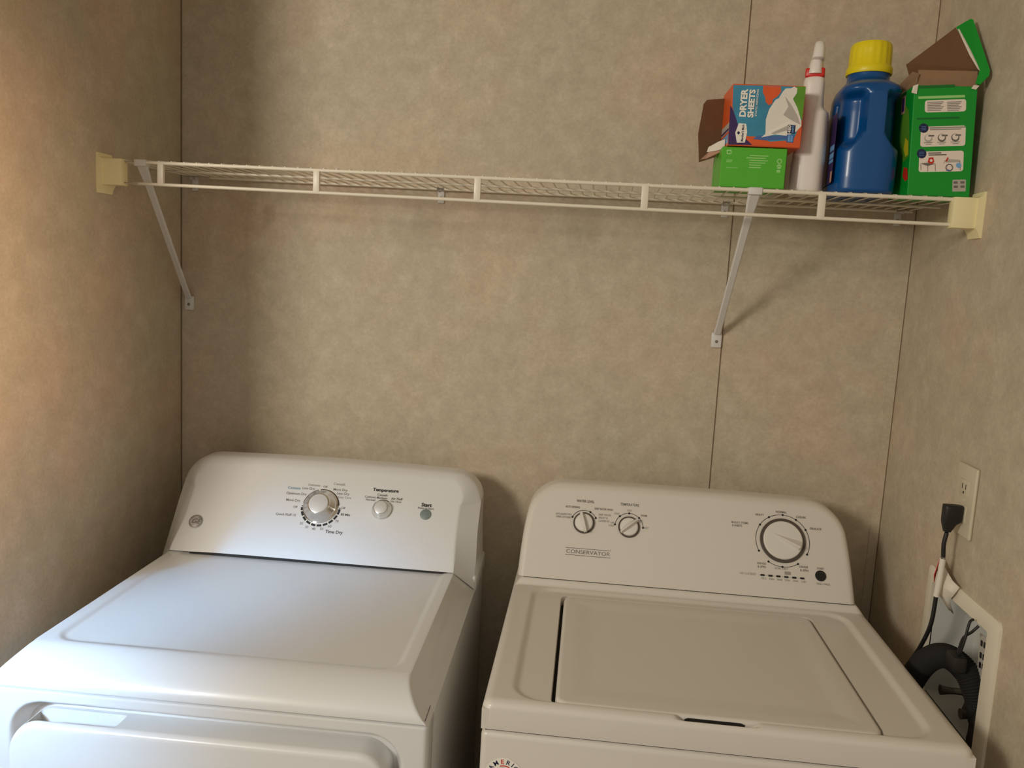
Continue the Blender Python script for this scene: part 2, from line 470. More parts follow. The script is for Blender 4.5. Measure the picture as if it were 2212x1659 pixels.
# ------------------------------------------------------------------ DRYER
DTH = .0333
dryer = thing('clothes_dryer', (0.1066, -0.7788, 0), DTH, 'white clothes dryer with chrome dials, in the left corner under the shelf', 'dryer')
DW = .686
def dryer_top(x, y):
    z = .9195
    d = min(x, DW-x); wdt = .0415
    q = (wdt-d)/wdt
    side = 0
    if q > 0: side = .049*(q if q > .1 else q*q*5+.5*q)
    rf = .066; fr = 0
    if y < rf: fr = .0435*(1-math.sqrt(max(0, 1-((rf-y)/rf)**2)))**.85
    drop = max(side, fr)
    if side > 0 and fr > 0:
        k = .004; hh = max(k-abs(side-fr), 0)/k; drop += hh*hh*k*.25
    sdv = sd_rrect(x, y, .064, .070, DW-.060, .70, .035)
    drop += .0026*(1-sstep(-.009, .003, sdv))
    return Vector((x, y, z-drop))
bm = bmesh.new()
A = ax((0, .045, 22), (.045, .09, 18), (.09, .60, 60), (.60, .641, 18), (.641, DW, 22)); B = ax((0, .004, 4), (.004, .10, 46), (.10, .53, 60))
grid_solid(bm, A, B, dryer_top, lambda c: Vector((c.x, c.y, min(.876, c.z-.0005))))
mesh_obj('top_panel', bm, M['dryer'], dryer, 32)
# rear of the top and cabinet
bm = bmesh.new()
# side panels + back, closed body
box(bm, (.002, .028, .03), (DW-.002, .70, .8745), bev=.003)
mesh_obj('cabinet', bm, M['dryer'], dryer, 30)
# seam shadow gap
boxobj('seam', (.006, .006, .870), (DW-.006, .05, .8785), M['panelgap'], dryer, 0)
# front panel with door recess
def dfront(x, z):
    sdv = sd_rrect(x, z, .040, .12, .652, .856, .055)
    y = .032*(1-sstep(-.022, 0, sdv))
    e = min(x, DW-x)
    if e < .008: y += .008-math.sqrt(max(0, .008**2-(.008-e)**2))
    if z > .868: y += .004-math.sqrt(max(0, .004**2-(z-.868)**2)) if z < .872 else .004
    return Vector((x, y+.001, z))
bm = bmesh.new()
A = ax((0, .008, 5), (.008, .036, 4), (.036, .12, 34), (.12, .57, 24), (.57, .656, 34), (.656, .678, 4), (.678, DW, 5)); B = ax((.03, .10, 3), (.10, .20, 10), (.20, .74, 12), (.74, .80, 10), (.80, .858, 26), (.858, .872, 8))
grid_solid(bm, A, B, dfront, lambda c: Vector((c.x, .045, c.z)))
mesh_obj('front_panel', bm, M['dryer'], dryer, 35)
# door
def door_top(x, y):
    z = .833; r = .010
    # outline corners handled by the side columns
    e = y+.024
    if e < r: z -= r-math.sqrt(max(0, r*r-(r-e)**2))
    ex = min(x-.058, .632-x); rr = .045
    if ex < rr: z -= rr-math.sqrt(max(0, rr*rr-(rr-max(ex, 0))**2))
    # finger notch behind the front lip
    nx = min(x-.083, .214-x)
    if nx > -.006 and y > -.014:
        z -= .050*sstep(-.004, .002, nx)*sstep(-.014, -.011, y)*(1-sstep(.018, .021, y))
    return Vector((x, y, z))
bm = bmesh.new()
A = ax((.058, .10, 30), (.10, .20, 16), (.20, .225, 16), (.225, .585, 20), (.585, .632, 30)); B = ax((-.024, -.010, 16), (-.010, .024, 12), (.024, .032, 2))
grid_solid(bm, A, B, door_top, lambda c: Vector((c.x, c.y, .14)))
door = mesh_obj('door', bm, M['dryer'], dryer, 35)
for x in (.10, .58):
    pass
# feet
for fx, fy in ((.06, .07), (.62, .07), (.06, .64), (.62, .64)):
    bm = bmesh.new(); lathe(bm, [(.018, 0), (.02, .006), (.012, .012), (.012, .034)], 16, mtx=Matrix.Translation((fx, fy, 0)))
    mesh_obj('foot', bm, M['rubber'], dryer, 40)
# console
DZ0, DY0, DT = .9215, .4885, 37
flare = lambda v: .012*sstep(.0, .42, v)
console('control_console', 0, DW, DZ0, 1.1005, DY0, DT, .672, .0415, .036, .016, .015, .060,
        lambda v: .0005+flare(v), lambda v: DW-.0005-.4*flare(v), .007, M['dryer'], dryer, .046)
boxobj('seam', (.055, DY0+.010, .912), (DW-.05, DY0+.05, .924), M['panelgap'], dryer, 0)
# dark strip painting shade under the console, widest left of its middle
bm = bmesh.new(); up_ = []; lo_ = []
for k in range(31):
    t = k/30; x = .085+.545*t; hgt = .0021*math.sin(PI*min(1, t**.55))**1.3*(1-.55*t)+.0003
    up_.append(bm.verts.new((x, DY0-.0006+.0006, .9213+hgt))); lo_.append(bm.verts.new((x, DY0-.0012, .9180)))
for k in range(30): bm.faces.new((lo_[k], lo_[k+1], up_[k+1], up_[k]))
mesh_obj('console_gap_shade', bm, M['panelgap'], dryer, 0)
# rear shoulder of the cabinet beside the console
bm = bmesh.new(); box(bm, (.006, .53, .862), (DW+.002, .70, .902), bev=.008, seg=3); mesh_obj('rear_shoulder', bm, M['dryer'], dryer, 35)

def face_put(y0, z0, tilt):
    a = R(tilt); U = Vector((0, math.sin(a), math.cos(a))); N = Vector((0, -math.cos(a), math.sin(a)))
    def put(u, v, l): return Vector((u, y0, z0)) + U*v + N*(l+.0002)
    return put, U, N
dput, dU, dN = face_put(DY0, DZ0, DT)
DV = -.0045    # measured face coordinates start a little below the console edge
DP = lambda u, v, l: dput(u, v+DV, l)
art = Art(DP)
kx, kv = .3425, .1235
INK, G, LG = M['ink'], M['inkgrey'], M['inklight']
art.arc(kx, kv, .0412, .0048, 184, 358, INK)
for a in (196, 214, 232, 250, 267, 285, 303, 321, 339): art.arc(kx, kv, .0412, .0052, a-1.6, a+1.6, M['white'], layer=2)
for a in (180, 1): art.disc(kx+.0412*math.cos(R(a)), kv+.0412*math.sin(R(a)), .0014, INK, 10)
art.arc(kx-.001, kv+.001, .0392, .0024, 8, 172, M['ring'])
sz = .0078
for t, px, vv, m, s in (('Cottons', .2745, .1625, M['inkblue'], .0085), ('Optimum Dry', .2825, .1500, G, sz), ('More Dry', .2785, .1345, G, sz), ('Off', .2865, .1195, G, .0068),
                        ('Quick Fluff 10', .2700, .1010, G, sz), ('Less Dry', .3065, .1640, G, sz), ('Delicates', .3170, .1725, LG, .0072), ('Off', .3420, .1705, G, .0068),
                        ('Casuals', .3720, .1790, LG, .0085), ('More Dry', .3765, .1660, G, sz), ('Less Dry', .3840, .1575, G, sz), ('Easy Care', .3890, .1492, LG, .0072),
                        ('Off', .3905, .1255, G, .0068), ('80 Min', .3985, .1105, INK, .0075), ('70', .3830, .0945, G, sz), ('60', .3700, .0825, G, sz), ('50', .3540, .0755, G, sz),
                        ('40', .3370, .0742, G, sz), ('30', .3210, .0770, G, sz), ('20', .3080, .0840, G, sz)):
    art.text(t, px, vv, s, m, bold=.01)
art.text('Time Dry', .3815, .0705, .0095, INK, bold=.02)
art.done('dial_markings', dryer, 'printed lettering round the large dial')
art = Art(DP)
art.text('Temperature', .4755, .1725, .0105, INK, bold=.025)
art.text('Casuals', .4700, .1612, .0075, G, bold=.01); art.text('Medium', .4700, .1545, .0072, G, bold=.01)
art.text('Cottons', .4445, .1548, .0072, G, bold=.01); art.text('Normal', .4460, .1485, .0068, G, bold=.01)
art.text('Air Fluff', .5025, .1548, .0075, G, bold=.01); art.text('No Heat', .5015, .1485, .0066, LG, bold=.01)
art.arc(.4755, .1275, .0225, .0022, 62, 152, M['ring'])
art.done('dial_markings', dryer, 'printed lettering round the small dial')
art = Art(DP)
art.text('Start', .5685, .1460, .0112, INK, bold=.025); art.text('Press to Start', .5680, .1385, .0062, G, bold=.01)
art.done('button_markings', dryer, 'printed lettering over the start button')
bm = bmesh.new()
def face_mtx(y0, z0, tilt, u, v, lift=0, rot=0):
    a = R(tilt); U = Vector((0, math.sin(a), math.cos(a))); N = Vector((0, -math.cos(a), math.sin(a)))
    P = Vector((u, y0, z0))+U*v+N*lift
    m = Matrix((Vector((1, 0, 0)), U, N)).transposed().to_4x4(); m.translation = P
    return m @ Matrix.Rotation(R(rot), 4, 'Z')
lathe(bm, [(.0118, 0), (.0118, .0006), (.0108, .0012), (.001, .0010)], 28, mtx=face_mtx(DY0, DZ0, DT, .5695, .1250+DV))
mesh_obj('start_button', bm, M['btngreen'], dryer, 40)['label'] = 'round grey-green start button'
def chrome_knob(u, v, rb, rt, h, rot):
    mt = face_mtx(DY0, DZ0, DT, u, v+DV, 0, rot)
    bm = bmesh.new()
    lathe(bm, [(rb, 0), (rb, .0025), (rb*.93, .0045), (rb*.90, .006), (rb*.86, .010), (rt*1.12, h*.72), (rt*1.05, h*.93), (rt*.99, h), (rt*.90, h+.0006)], 48, mtx=mt)
    k = mesh_obj('dial_knob', bm, M['chrome'], dryer, 35); k['label'] = 'chrome dial knob'
    bm = bmesh.new(); lathe(bm, [(rt*.93, h-.0004), (rt*.91, h+.0012), (rt*.80, h+.0018), (.0005, h+.0022)], 40, mtx=mt)
    mesh_obj('knob_cap', bm, M['silver'], k, 40)
    bm = bmesh.new(); box(bm, (-.0012, rb*.80, .0062), (.0012, rb*1.0, .0078), mtx=mt); mesh_obj('pointer', bm, M['white'], k, 0)
chrome_knob(.3415, .1245, .0380, .0225, .0215, 12)
chrome_knob(.4745, .1275, .0215, .0150, .0165, 38)
# raised round monogram badge
bm = bmesh.new(); lathe(bm, [(.0150, 0), (.0150, .0008), (.0142, .0012), (.0005, .0010)], 36, mtx=face_mtx(DY0, DZ0, DT, .0795, .0705+DV))
badge = mesh_obj('badge', bm, mat('badge_grey', srgb(176, 169, 163), .4, .1), dryer, 40); badge['label'] = 'round grey monogram badge'
art = Art(lambda u, v, l: dput(u, v+DV, l+.0013))
art.arc(.0795, .0705, .0132, .0010, 0, 360, G); art.text('GE', .0795, .0705, .0155, G, shear=.35, bold=.01)
for a in range(0, 360, 90): art.arc(.0795+.0098*math.cos(R(a+45)), .0705+.0098*math.sin(R(a+45)), .0028, .0007, a-60, a+150, G)
art.done('monogram', badge)

# ------------------------------------------------------------------ WASHER
WTH = .0165
washer = thing('washing_machine', (.8651, -.7244, 0), WTH, 'white top loading washing machine with closed lid, right of the dryer', 'washing machine')
WW = .699
LX0, LX1, LY0, LY1 = .1065, .5825, .0205, .4360
def washer_top(x, y):
    z = .9055
    e = min(x, WW-x, y); r = .014
    ds = min(x, WW-x); r2 = .016; hyp = None
    if ds < r2 and y < r2: e = r2-math.hypot(r2-ds, r2-y); e = max(e, 0)
    else: e = min(ds, y)
    if e < r2: z -= r2*.72-math.sqrt(max(0, r2*r2-(r2-e)**2))*.72
    z += .0015*sstep(0, .5, y) + .0125*sstep(.464, .476, y)*sstep(0, .02, ds)
    sdv = sd_rrect(x, y, .040, .0165, WW-.042, .4625, .045)
    z -= .0055*(1-sstep(-.012, .002, sdv))
    sl_ = sd_rrect(x, y, LX0-.006, LY0-.0025, LX1+.003, LY1+.0015, .018)
    z -= .028*(1-sstep(-.0020, .0005, sl_))
    # finger slot in front of the lid
    if y < .030:
        k = sstep(.280, .297, x)*(1-sstep(.388, .408, x))*sstep(.0050, .0120, y)
        z -= .0085*k
        k2 = sstep(.298, .303, x)*(1-sstep(.380, .386, x))*sstep(.0112, .0125, y)
        z -= .020*k2
    return Vector((x, y, z))
bm = bmesh.new()
A = ax((0, .016, 12), (.016, .058, 16), (.058, .095, 6), (.095, .115, 26), (.115, .27, 12), (.27, .42, 60), (.42, .570, 12), (.570, .592, 26), (.592, .640, 8), (.640, .683, 20), (.683, WW, 12))
B = ax((0, .006, 7), (.006, .030, 40), (.030, .06, 10), (.06, .42, 24), (.42, .475, 34), (.475, .655, 8))
grid_solid(bm, A, B, washer_top, lambda c: Vector((c.x, c.y, .8620)))
mesh_obj('top_deck', bm, M['washer'], washer, 35)
bm = bmesh.new()
box(bm, (.0, .0, .03), (WW, .655, .8585), bev=.010, seg=4)
mesh_obj('cabinet', bm, M['washer'], washer, 35)
boxobj('seam', (.006, .006, .852), (WW-.006, .64, .866), M['panelgap'], washer)
def lid_top(x, y):
    z = .9035; r = .007; rc = .020
    e = -sd_rrect(x, y, LX0, LY0, LX1, LY1, rc)
    e = max(e, 0)
    if e < r: z -= r-math.sqrt(max(0, r*r-(r-e)**2))
    z -= .0022*(1-sstep(-.05, -.01, sd_rrect(x, y, LX0+.01, LY0+.01, LX1-.01, LY1-.01, .02)))
    return Vector((x, y, z))
# lid built on a rounded outline
def lid_pos(s, t):
    # rounded square mapping of the unit square
    x = LX0+(LX1-LX0)*s; y = LY0+(LY1-LY0)*t; rc = .020
    dx = max(0, rc-min(x-LX0, LX1-x)); dy = max(0, rc-min(y-LY0, LY1-y))
    if dx > 0 and dy > 0:
        m = max(dx, dy); h = math.hypot(dx, dy); k = m/h
        cxx = LX0+rc if x < (LX0+LX1)/2 else LX1-rc; cyy = LY0+rc if y < (LY0+LY1)/2 else LY1-rc
        x = cxx+(x-cxx)*k; y = cyy+(y-cyy)*k
    return lid_top(x, y)
bm = bmesh.new()
S = ax((0, .016, 10), (.016, .05, 8), (.05, .15, 10), (.15, .85, 20), (.85, .95, 10), (.95, .984, 8), (.984, 1, 10))
grid_solid(bm, S, S, lid_pos, lambda c: Vector((c.x, c.y, .886)))
lid = mesh_obj('lid', bm, M['washer'], washer, 40)
boxobj('tub_opening', (LX0-.004, LY0-.001, .868), (LX1+.002, LY1, .8855), M['panelgap'], washer)
art = Art(lambda u, v, l: Vector((u, LY0-.0004-l, v)))
art.poly([(.300, .8895), (.383, .8895), (.385, .8975), (.378, .9000), (.302, .9000), (.297, .8975)], M['panelgap'])  # shade below the lid's lip, painted as a dark patch on its front
art.done('finger_opening_shade', lid, 'painted dark shade of the finger opening')
art = Art(lambda u, v, l: Vector((u, v, .90135+l)))
n = 22
art.poly([(.5640+.008*math.cos(2*PI*k/n)*(1+.25*math.sin(3*k)), .3440+.0055*math.sin(2*PI*k/n)*(1+.2*math.cos(2*k))) for k in range(n)], mat('faint_smudge', (.60, .575, .52, 1), .5))
art.done('smudge', lid)
for fx, fy in ((.06, .06), (.64, .06), (.06, .60), (.64, .60)):
    bm = bmesh.new(); lathe(bm, [(.018, 0), (.02, .006), (.012, .012), (.012, .034)], 16, mtx=Matrix.Translation((fx, fy, 0)))
    mesh_obj('foot', bm, M['rubber'], washer, 40)
WZ0, WY0, WT = .9225, .4713, 30
def wxl(v): return .007+.006*v+.020*v**3
def wxr(v): return .6815-.006*v-.016*v**3
console('control_console', 0, .69, WZ0, 1.1000, WY0, WT, .612, .014, .014, .013, .012, .060, wxl, wxr, .0035, M['washer'], washer)
boxobj('seam', (.02, WY0+.006, .903), (.67, WY0+.10, .9235), M['panelgap'], washer)
wput, wU, wN = face_put(WY0, WZ0, WT)
def wdots(art, cx, cv, r, angs, rd=.0022):
    for a in angs: art.disc(cx+r*math.cos(R(a)), cv+r*math.sin(R(a)), rd, INK, 12)
def words(art, rows):
    for t, u, v, s, wd in rows: art.text(t, u, v, s, LG if s < .0062 else G, bold=.008, width=wd)
k1 = (.1365, .1198); k2 = (.2300, .1185); k3 = (.5420, .1162)
art = Art(wput)
art.arc(*k1, .0270, .0010, 27, 156, INK); wdots(art, *k1, .0270, (27, 63, 156))
art.text('WATER LEVEL', .1370, .1660, .0078, G, bold=.012, width=.037)
words(art, (('AUTO SENSING', .1110, .1520, .0062, .030), ('DEEP WATER WASH', .1760, .1520, .0062, .038), ('AUTO SENSING WITH', .0930, .1350, .0060, .033), ('FABRIC SOFTENER', .0930, .1290, .0060, .031),
            ('DEEP WATER', .1790, .1400, .0058, .026), ('BULKY &', .1760, .1335, .0058, .018), ('LINENS', .1780, .1270, .0058, .022)))
art.done('dial_markings', washer, 'printed water level scale')
art = Art(wput)
art.arc(*k2, .0292, .0010, 2, 173, INK); wdots(art, *k2, .0292, (2, 46, 91, 132, 173))
art.text('TEMPERATURE', .2300, .1660, .0078, G, bold=.012, width=.039)
words(art, (('COOL', .2040, .1450, .0058, .011), ('COLD', .2295, .1535, .0058, .010), ('WARM', .2600, .1450, .0062, .013), ('HOT', .2660, .1195, .0058, .009),
            ('TAP', .1950, .1250, .0058, .008), ('COLD', .1935, .1190, .0058, .011)))
art.done('dial_markings', washer, 'printed temperature scale')
r3 = .0536
art = Art(wput)
art.arc(*k3, r3, .0010, -27, 207, INK); art.arc(*k3, r3, .0010, 237, 305, INK)
wdots(art, *k3, r3, (-27, 29, 58, 88, 119, 146, 207, 237, 268, 303))
words(art, (('HEAVY', .4970, .1665, .0064, .017), ('NORMAL', .5410, .1755, .0064, .022), ('CASUAL', .5810, .1680, .0064, .020), ('DELICATE', .6090, .1460, .0064, .023),
            ('BULKY ITEMS', .4570, .1465, .0064, .034), ('& SHEETS', .4510, .1400, .0064, .020),
            ('RINSE', .4990, .0660, .0062, .017), ('& SPIN', .4990, .0595, .0062, .016), ('DRAIN', .5820, .0660, .0062, .016), ('& SPIN', .5830, .0590, .0062, .016), ('SOAK ONLY', .5380, .0590, .0056, .026)))
art.rect(.5440, .0478, .5560, .0540, LG)
art.done('dial_markings', washer, 'printed wash cycle scale')
art = Art(wput)
words(art, (('LID LOCKED', .4715, .0435, .0060, .032), ('FILL', .5030, .0365, .0052, .010), ('WASH', .5180, .0365, .0052, .010), ('RINSE', .5340, .0365, .0052, .010),
            ('SPIN', .5490, .0365, .0052, .010), ('DONE', .5650, .0365, .0052, .010), ('LID', .5810, .0365, .0052, .009)))
art.rect(.4930, .0428, .5800, .0434, LG)
for k in range(6): art.rect(.5003+.0156*k-.0042, .0412, .5003+.0156*k+.0042, .0450, INK, r=.0012, layer=2)
art.done('indicator_row', washer, 'row of six black dashes')
art = Art(wput); words(art, (('START', .6150, .0655, .0062, .014), ('PAUSE / CANCEL', .6190, .0350, .0055, .026)))
art.done('button_markings', washer)
art = Art(wput)
for v in (.0658, .0514): art.rect(.1022, v-.0004, .1948, v+.0004, INK)
art.text('CONSERVATOR', .1485, .0583, .0108, G, width=.090)
art.done('name_plate', washer, 'printed name between two lines')
bm = bmesh.new(); lathe(bm, [(.0108, 0), (.0108, .0010), (.0098, .0018), (.0005, .0012)], 28, mtx=face_mtx(WY0, WZ0, WT, .6145, .0512))
mesh_obj('start_button', bm, M['btnblack'], washer, 40)['label'] = 'round black start button'
def ridge_knob(c, ro, ri, h, rot, big):
    mt = face_mtx(WY0, WZ0, WT, c[0], c[1], 0, rot)
    bm = bmesh.new(); lathe(bm, [(ro, 0), (ro, .003), (ro-.0008, .0036), (ri, .0036), (ri-.001, .002)], 56, mtx=mt)
    k = mesh_obj('dial_knob', bm, M['ring'], washer, 35); k['label'] = 'white dial knob with dark rim'
    bm = bmesh.new()
    lathe(bm, [(ri, .0022), (ri-.0004, .006), (ri-.002, .0078), (ri*.5, .0088), (.0005, .0090)], 56, mtx=mt)
    # raised finger grip: wedge with one steep and one shallow flank
    L1, L0 = (ro*1.02, -ro*.95) if not big else (ri*.86, -ri*.78)
    wdn, wds = (.0095, .0060) if not big else (.020, .004)
    secs = []
    for t in range(9):
        y = L0+(L1-L0)*t/8; k_ = math.sin(PI*(.12+.76*t/8)) if not big else (.25+.75*t/8)
        hh = .0088+(h-.0088)*(.55+.45*math.sin(PI*min(1, .2+.8*t/8))) if not big else .0080+(h-.0080)*(t/8)**1.2
        if not big and t == 8: wl, wr = .0022, .0022
        else: wl, wr = wdn*k_, wds*k_
        secs.append([bm.verts.new(mt @ Vector(p)) for p in ((-wl, y, .0050), (-.0016, y, hh), (.0004, y, hh), (wr, y, .0050))])
    for a, b in zip(secs, secs[1:]):
        for i in range(3): bm.faces.new((a[i], a[i+1], b[i+1], b[i]))
    bm.faces.new(secs[0]); bm.faces.new(secs[-1])
    mesh_obj('knob_cap', bm, M['knobwhite'], k, 30)
ridge_knob(k1, .0222, .0190, .020, 16, False)
ridge_knob(k2, .0222, .0190, .020, -50, False)
ridge_knob(k3, .0455, .0395, .022, -118, True)
# round sticker on the front
art = Art(lambda u, v, l: Vector((u, -.0004-l, v)))
SX, SZ, SR = .0375, .7905, .0285
art.disc(SX, SZ, SR, M['white'], 48)
for ch, a in (('A', 148), ('M', 123), ('E', 97), ('R', 74), ('I', 55), ('C', 37), ('A', 15)):
    art.text(ch, SX+.0220*math.cos(R(a)), SZ+.0220*math.sin(R(a)), .0098, M['red'] if ch == 'E' else M['navy'], rot=a-90, bold=.02, layer=2)
art.arc(SX, SZ, .0160, .0016, 60, 112, M['red'], layer=2)
art.arc(SX, SZ, .0120, .0018, 20, 160, M['navy'], layer=2)
art.done('sticker', washer, 'round white sticker with navy lettering')

# ------------------------------------------------------------------ things on the shelf
def zshelf(x, y=-.25): return 1.70 + zf(x) + (zb(x)-zf(x))*(y-YS)/(-YS) + .0058
# lower green carton
def carton(root, w, d, h, m):
    bm = bmesh.new(); box(bm, (0, 0, 0), (w, d, h), bev=.0012, seg=1)
    return mesh_obj('carton', bm, m, root, 20)
def flat(name, pts, m, parent, th=.0008, label=None):
    """thin card piece given by its outline in space"""
    P = [Vector(p) for p in pts]; n = (P[1]-P[0]).cross(P[2]-P[0]).normalized()
    bm = bmesh.new(); a = [bm.verts.new(p) for p in P]; b = [bm.verts.new(p+n*th) for p in P]; k = len(P)
    bm.faces.new(a); bm.faces.new(b)
    for i in range(k): bm.faces.new((a[i], a[(i+1) % k], b[(i+1) % k], b[i]))
    o = mesh_obj(name, bm, m, parent, 0)
    if label: o['label'] = label
    return o
gx, gy, gz = 1.1995, -.286, zshelf(1.25)
g = thing('cardboard_box', (gx, gy, gz), R(1), 'small bright green carton lying on the shelf under the dryer sheet box', 'box')
gw, gd, gh = .116, .105, .0715
carton(g, gw, gd, gh, M['green1'])
art = Art(lambda u, v, l: Vector((u, -l, v)))
art.rect(.008, .058, .017, .066, M['palegreen'], r=.002); art.rect(.0100, .060, .015, .064, M['green1'], r=.001, layer=2)
for i in range(6): art.rect(.050-(.006 if i == 1 else 0), .0565-.0042*i, .083-(.012 if i > 3 else .004*(i % 2)), .0580-.0042*i, M['palegreen'])
art.rect(.009, .047, .020, .0482, M['palegreen']); art.rect(.009, .044, .019, .0452, M['palegreen'])
art.rect(.009, .034, .030, .0347, M['palegreen']); 
art.done('printing', g)
art = Art(lambda u, v, l: Vector((u, -l, v)))
art.disc(.1035, .0490, .0046, M['palegreen']); art.disc(.1035, .0490, .0030, M['green1'], layer=2)
art.disc(.1035, .0395, .0042, M['palegreen']); art.text('2', .1035, .0395, .0070, M['green1'], rot=90, bold=.02, layer=2)
art.rect(.1000, .0290, .1065, .0335, M['palegreen'], r=.001)
art.done('care_symbols', g)
flat('open_flap', [(gw, gd*.9, .002), (gw+.010, gd*.75, .010), (gw+.016, gd*.72, .070), (gw, gd*.9, gh)], M['kraftd'], g, label='open brown end flap')
flat('end_opening', [(gw+.0004, .004, .003), (gw+.0004, gd-.004, .003), (gw+.0004, gd-.004, gh-.003), (gw+.0004, .004, gh-.003)], M['kraftd'], g)
# dryer sheet box
bx, by, bz = 1.2085, -.288, gz+gh+.0018
b = thing('dryer_sheet_box', (bx, by, bz), R(2), 'orange and blue dryer sheet box lying on its side on the green carton', 'box')
bw, bd, bh = .1290, .095, .1085
carton(b, bw, bd, bh, M['orange'])
fm = homog([(502, 130), (1512, 145), (1470, 1045), (452, 985)], [(0, bh), (bw, bh), (bw, 0), (0, 0)])
art = Art(lambda x, y, l: (lambda uv: Vector((uv[0], -l, uv[1])))(fm(x, y)))
P = art.poly
P([(505, 150), (900, 150), (1400, 158), (1490, 165), (1478, 620), (1380, 880), (1250, 1000), (1000, 930), (800, 860), (690, 860), (560, 690), (500, 430)], M['skyblue'])
P([(1380, 150), (1508, 155), (1478, 640), (1440, 560), (1370, 400), (1300, 260)], M['leaf'], 2)
P([(905, 155), (1150, 158), (1160, 230), (1110, 300), (1050, 340), (1040, 400), (990, 420), (950, 380), (935, 300), (905, 250)], M['orange'], 2)
P([(470, 430), (500, 470), (545, 590), (580, 700), (680, 860), (790, 985), (455, 975)], M['purple'], 2)
P([(790, 900), (1000, 925), (1260, 910), (1265, 860), (930, 850), (850, 850)], M['midblue'], 2)
P([(700, 845), (820, 910), (960, 945), (1260, 930), (1400, 900), (1475, 770), (1462, 1035), (790, 990), (695, 900)], M['orange'], 3)
P([(1180, 230), (1220, 185), (1300, 180), (1340, 155), (1385, 180), (1380, 250), (1330, 330), (1400, 460), (1465, 640), (1470, 720), (1400, 800), (1265, 860), (1100, 840), (900, 880), (960, 830), (960, 620), (1000, 480), (1080, 350), (1130, 320)], M['cloth'], 4)
P([(1215, 300), (1245, 330), (1320, 430), (1400, 560), (1455, 700), (1330, 640), (1200, 560), (1270, 440)], M['clothsh'], 5)
P([(1000, 800), (1300, 640), (1310, 690), (1110, 780), (1010, 850)], M['white'], 5)
P([(1040, 820), (1300, 700), (1270, 780), (1080, 835)], M['clothsh'], 6)
P([(590, 675), (690, 685), (708, 800), (680, 950), (570, 950), (545, 810)], M['white'], 5)
P([(590, 785), (612, 812), (590, 838), (566, 812)], M['navy'], 6)
P([(1275, 700), (1385, 708), (1378, 830), (1268, 825)], M['navy'], 6)
P([(1265, 840), (1370, 848), (1362, 962), (1262, 955)], M['midblue'], 6)
P([(1285, 855), (1350, 860), (1346, 945), (1282, 942)], M['paleblue'], 7)
# lettering, rotated a quarter turn
at = Art(lambda u, v, l: Vector((u, -l, v)))
def tx(t, x, y, length, size, m, layer=8, bold=.02):
    u, v = fm(x, y); at.text(t, u, v, size, m, rot=90, bold=bold, width=length, layer=layer)
tx('DRYER', 650, 400, .0490, .0155, M['white'], bold=.045); tx('SHEETS', 757, 403, .0490, .0140, M['white'], bold=.045)
tx('STATIC REDUCING', 828, 390, .0470, .0048, M['white']); tx("Member's Mark", 645, 815, .0300, .0058, M['navy'])
tx('480', 1300, 765, .0130, .0075, M['white']); tx('SHEETS', 1350, 768, .0120, .0042, M['paleblue']); tx('2 BOXES', 1318, 900, .009, .005, M['midblue'])
at.done('lettering', b); art.done('printed_front', b, 'blue sky print with a white cloth')
art = Art(lambda u, v, l: Vector((-l, bd-u, v)))
art.rect(.004, .006, bd-.004, .022, M['paleblue']); art.rect(.004, .026, bd-.004, .042, M['clothsh']); art.rect(.006, .028, bd-.006, .032, M['purple'], layer=2)
art.done('printed_end', b)
flat('open_flap', [(0, bd*.85, -.006), (-.040, bd*.72, -.022), (-.046, bd*.70, .030), (-.040, bd*.72, .086), (-.034, bd*.74, .094), (0, bd*.85, .1000)], M['kraftd'], b, .001, 'open brown end flap')
flat('torn_edge', [(0, .03, .001), (-.026, .045, -.006), (-.040, .050, -.020), (-.030, .05, -.018), (-.012, .036, -.010), (0, .03, -.004)], M['tornpink'], b, .0012, 'torn card edge')
flat('torn_paper', [(-.001, .028, .016), (-.012, .034, .012), (-.028, .044, .003), (-.030, .046, -.006), (-.014, .036, -.004), (-.001, .028, -.001)], M['torn'], b, .0014, 'torn white paper')

# spray bottle
sx, sy = 1.3655, -.218
spray = thing('spray_bottle', (sx, sy, zshelf(sx, sy)), R(-14), 'white spray bottle with a red collar, left of the blue jug', 'bottle')
spray.scale = (1.03, 1.0, 1.042)
def loft(bm, secs, n=40, expo=2.6, mi=0):
    rings = []
    for z, xl_, xr_, yf, yb in secs:
        cx, cy, a, b_ = (xl_+xr_)/2, (yf+yb)/2, (xr_-xl_)/2, (yb-yf)/2
        rg = []
        for k in range(n):
            t = 2*PI*k/n; c, s_ = math.cos(t), math.sin(t)
            rg.append(bm.verts.new((cx+a*math.copysign(abs(c)**(2/expo), c), cy+b_*math.copysign(abs(s_)**(2/expo), s_), z)))
        rings.append(rg)
    for p, q in zip(rings, rings[1:]):
        for k in range(n): bm.faces.new((p[k], p[(k+1) % n], q[(k+1) % n], q[k])).material_index = mi
    bm.faces.new(rings[0]).material_index = mi; bm.faces.new(rings[-1]).material_index = mi
def interp(tbl, n):
    zs = [t[0] for t in tbl]; out = []
    for i in range(n+1):
        z = zs[0]+(zs[-1]-zs[0])*i/n
        row = [z]+[float(np.interp(z, zs, [t[c] for t in tbl])) for c in range(1, len(tbl[0]))]
        out.append(row)
    return out
bm = bmesh.new()
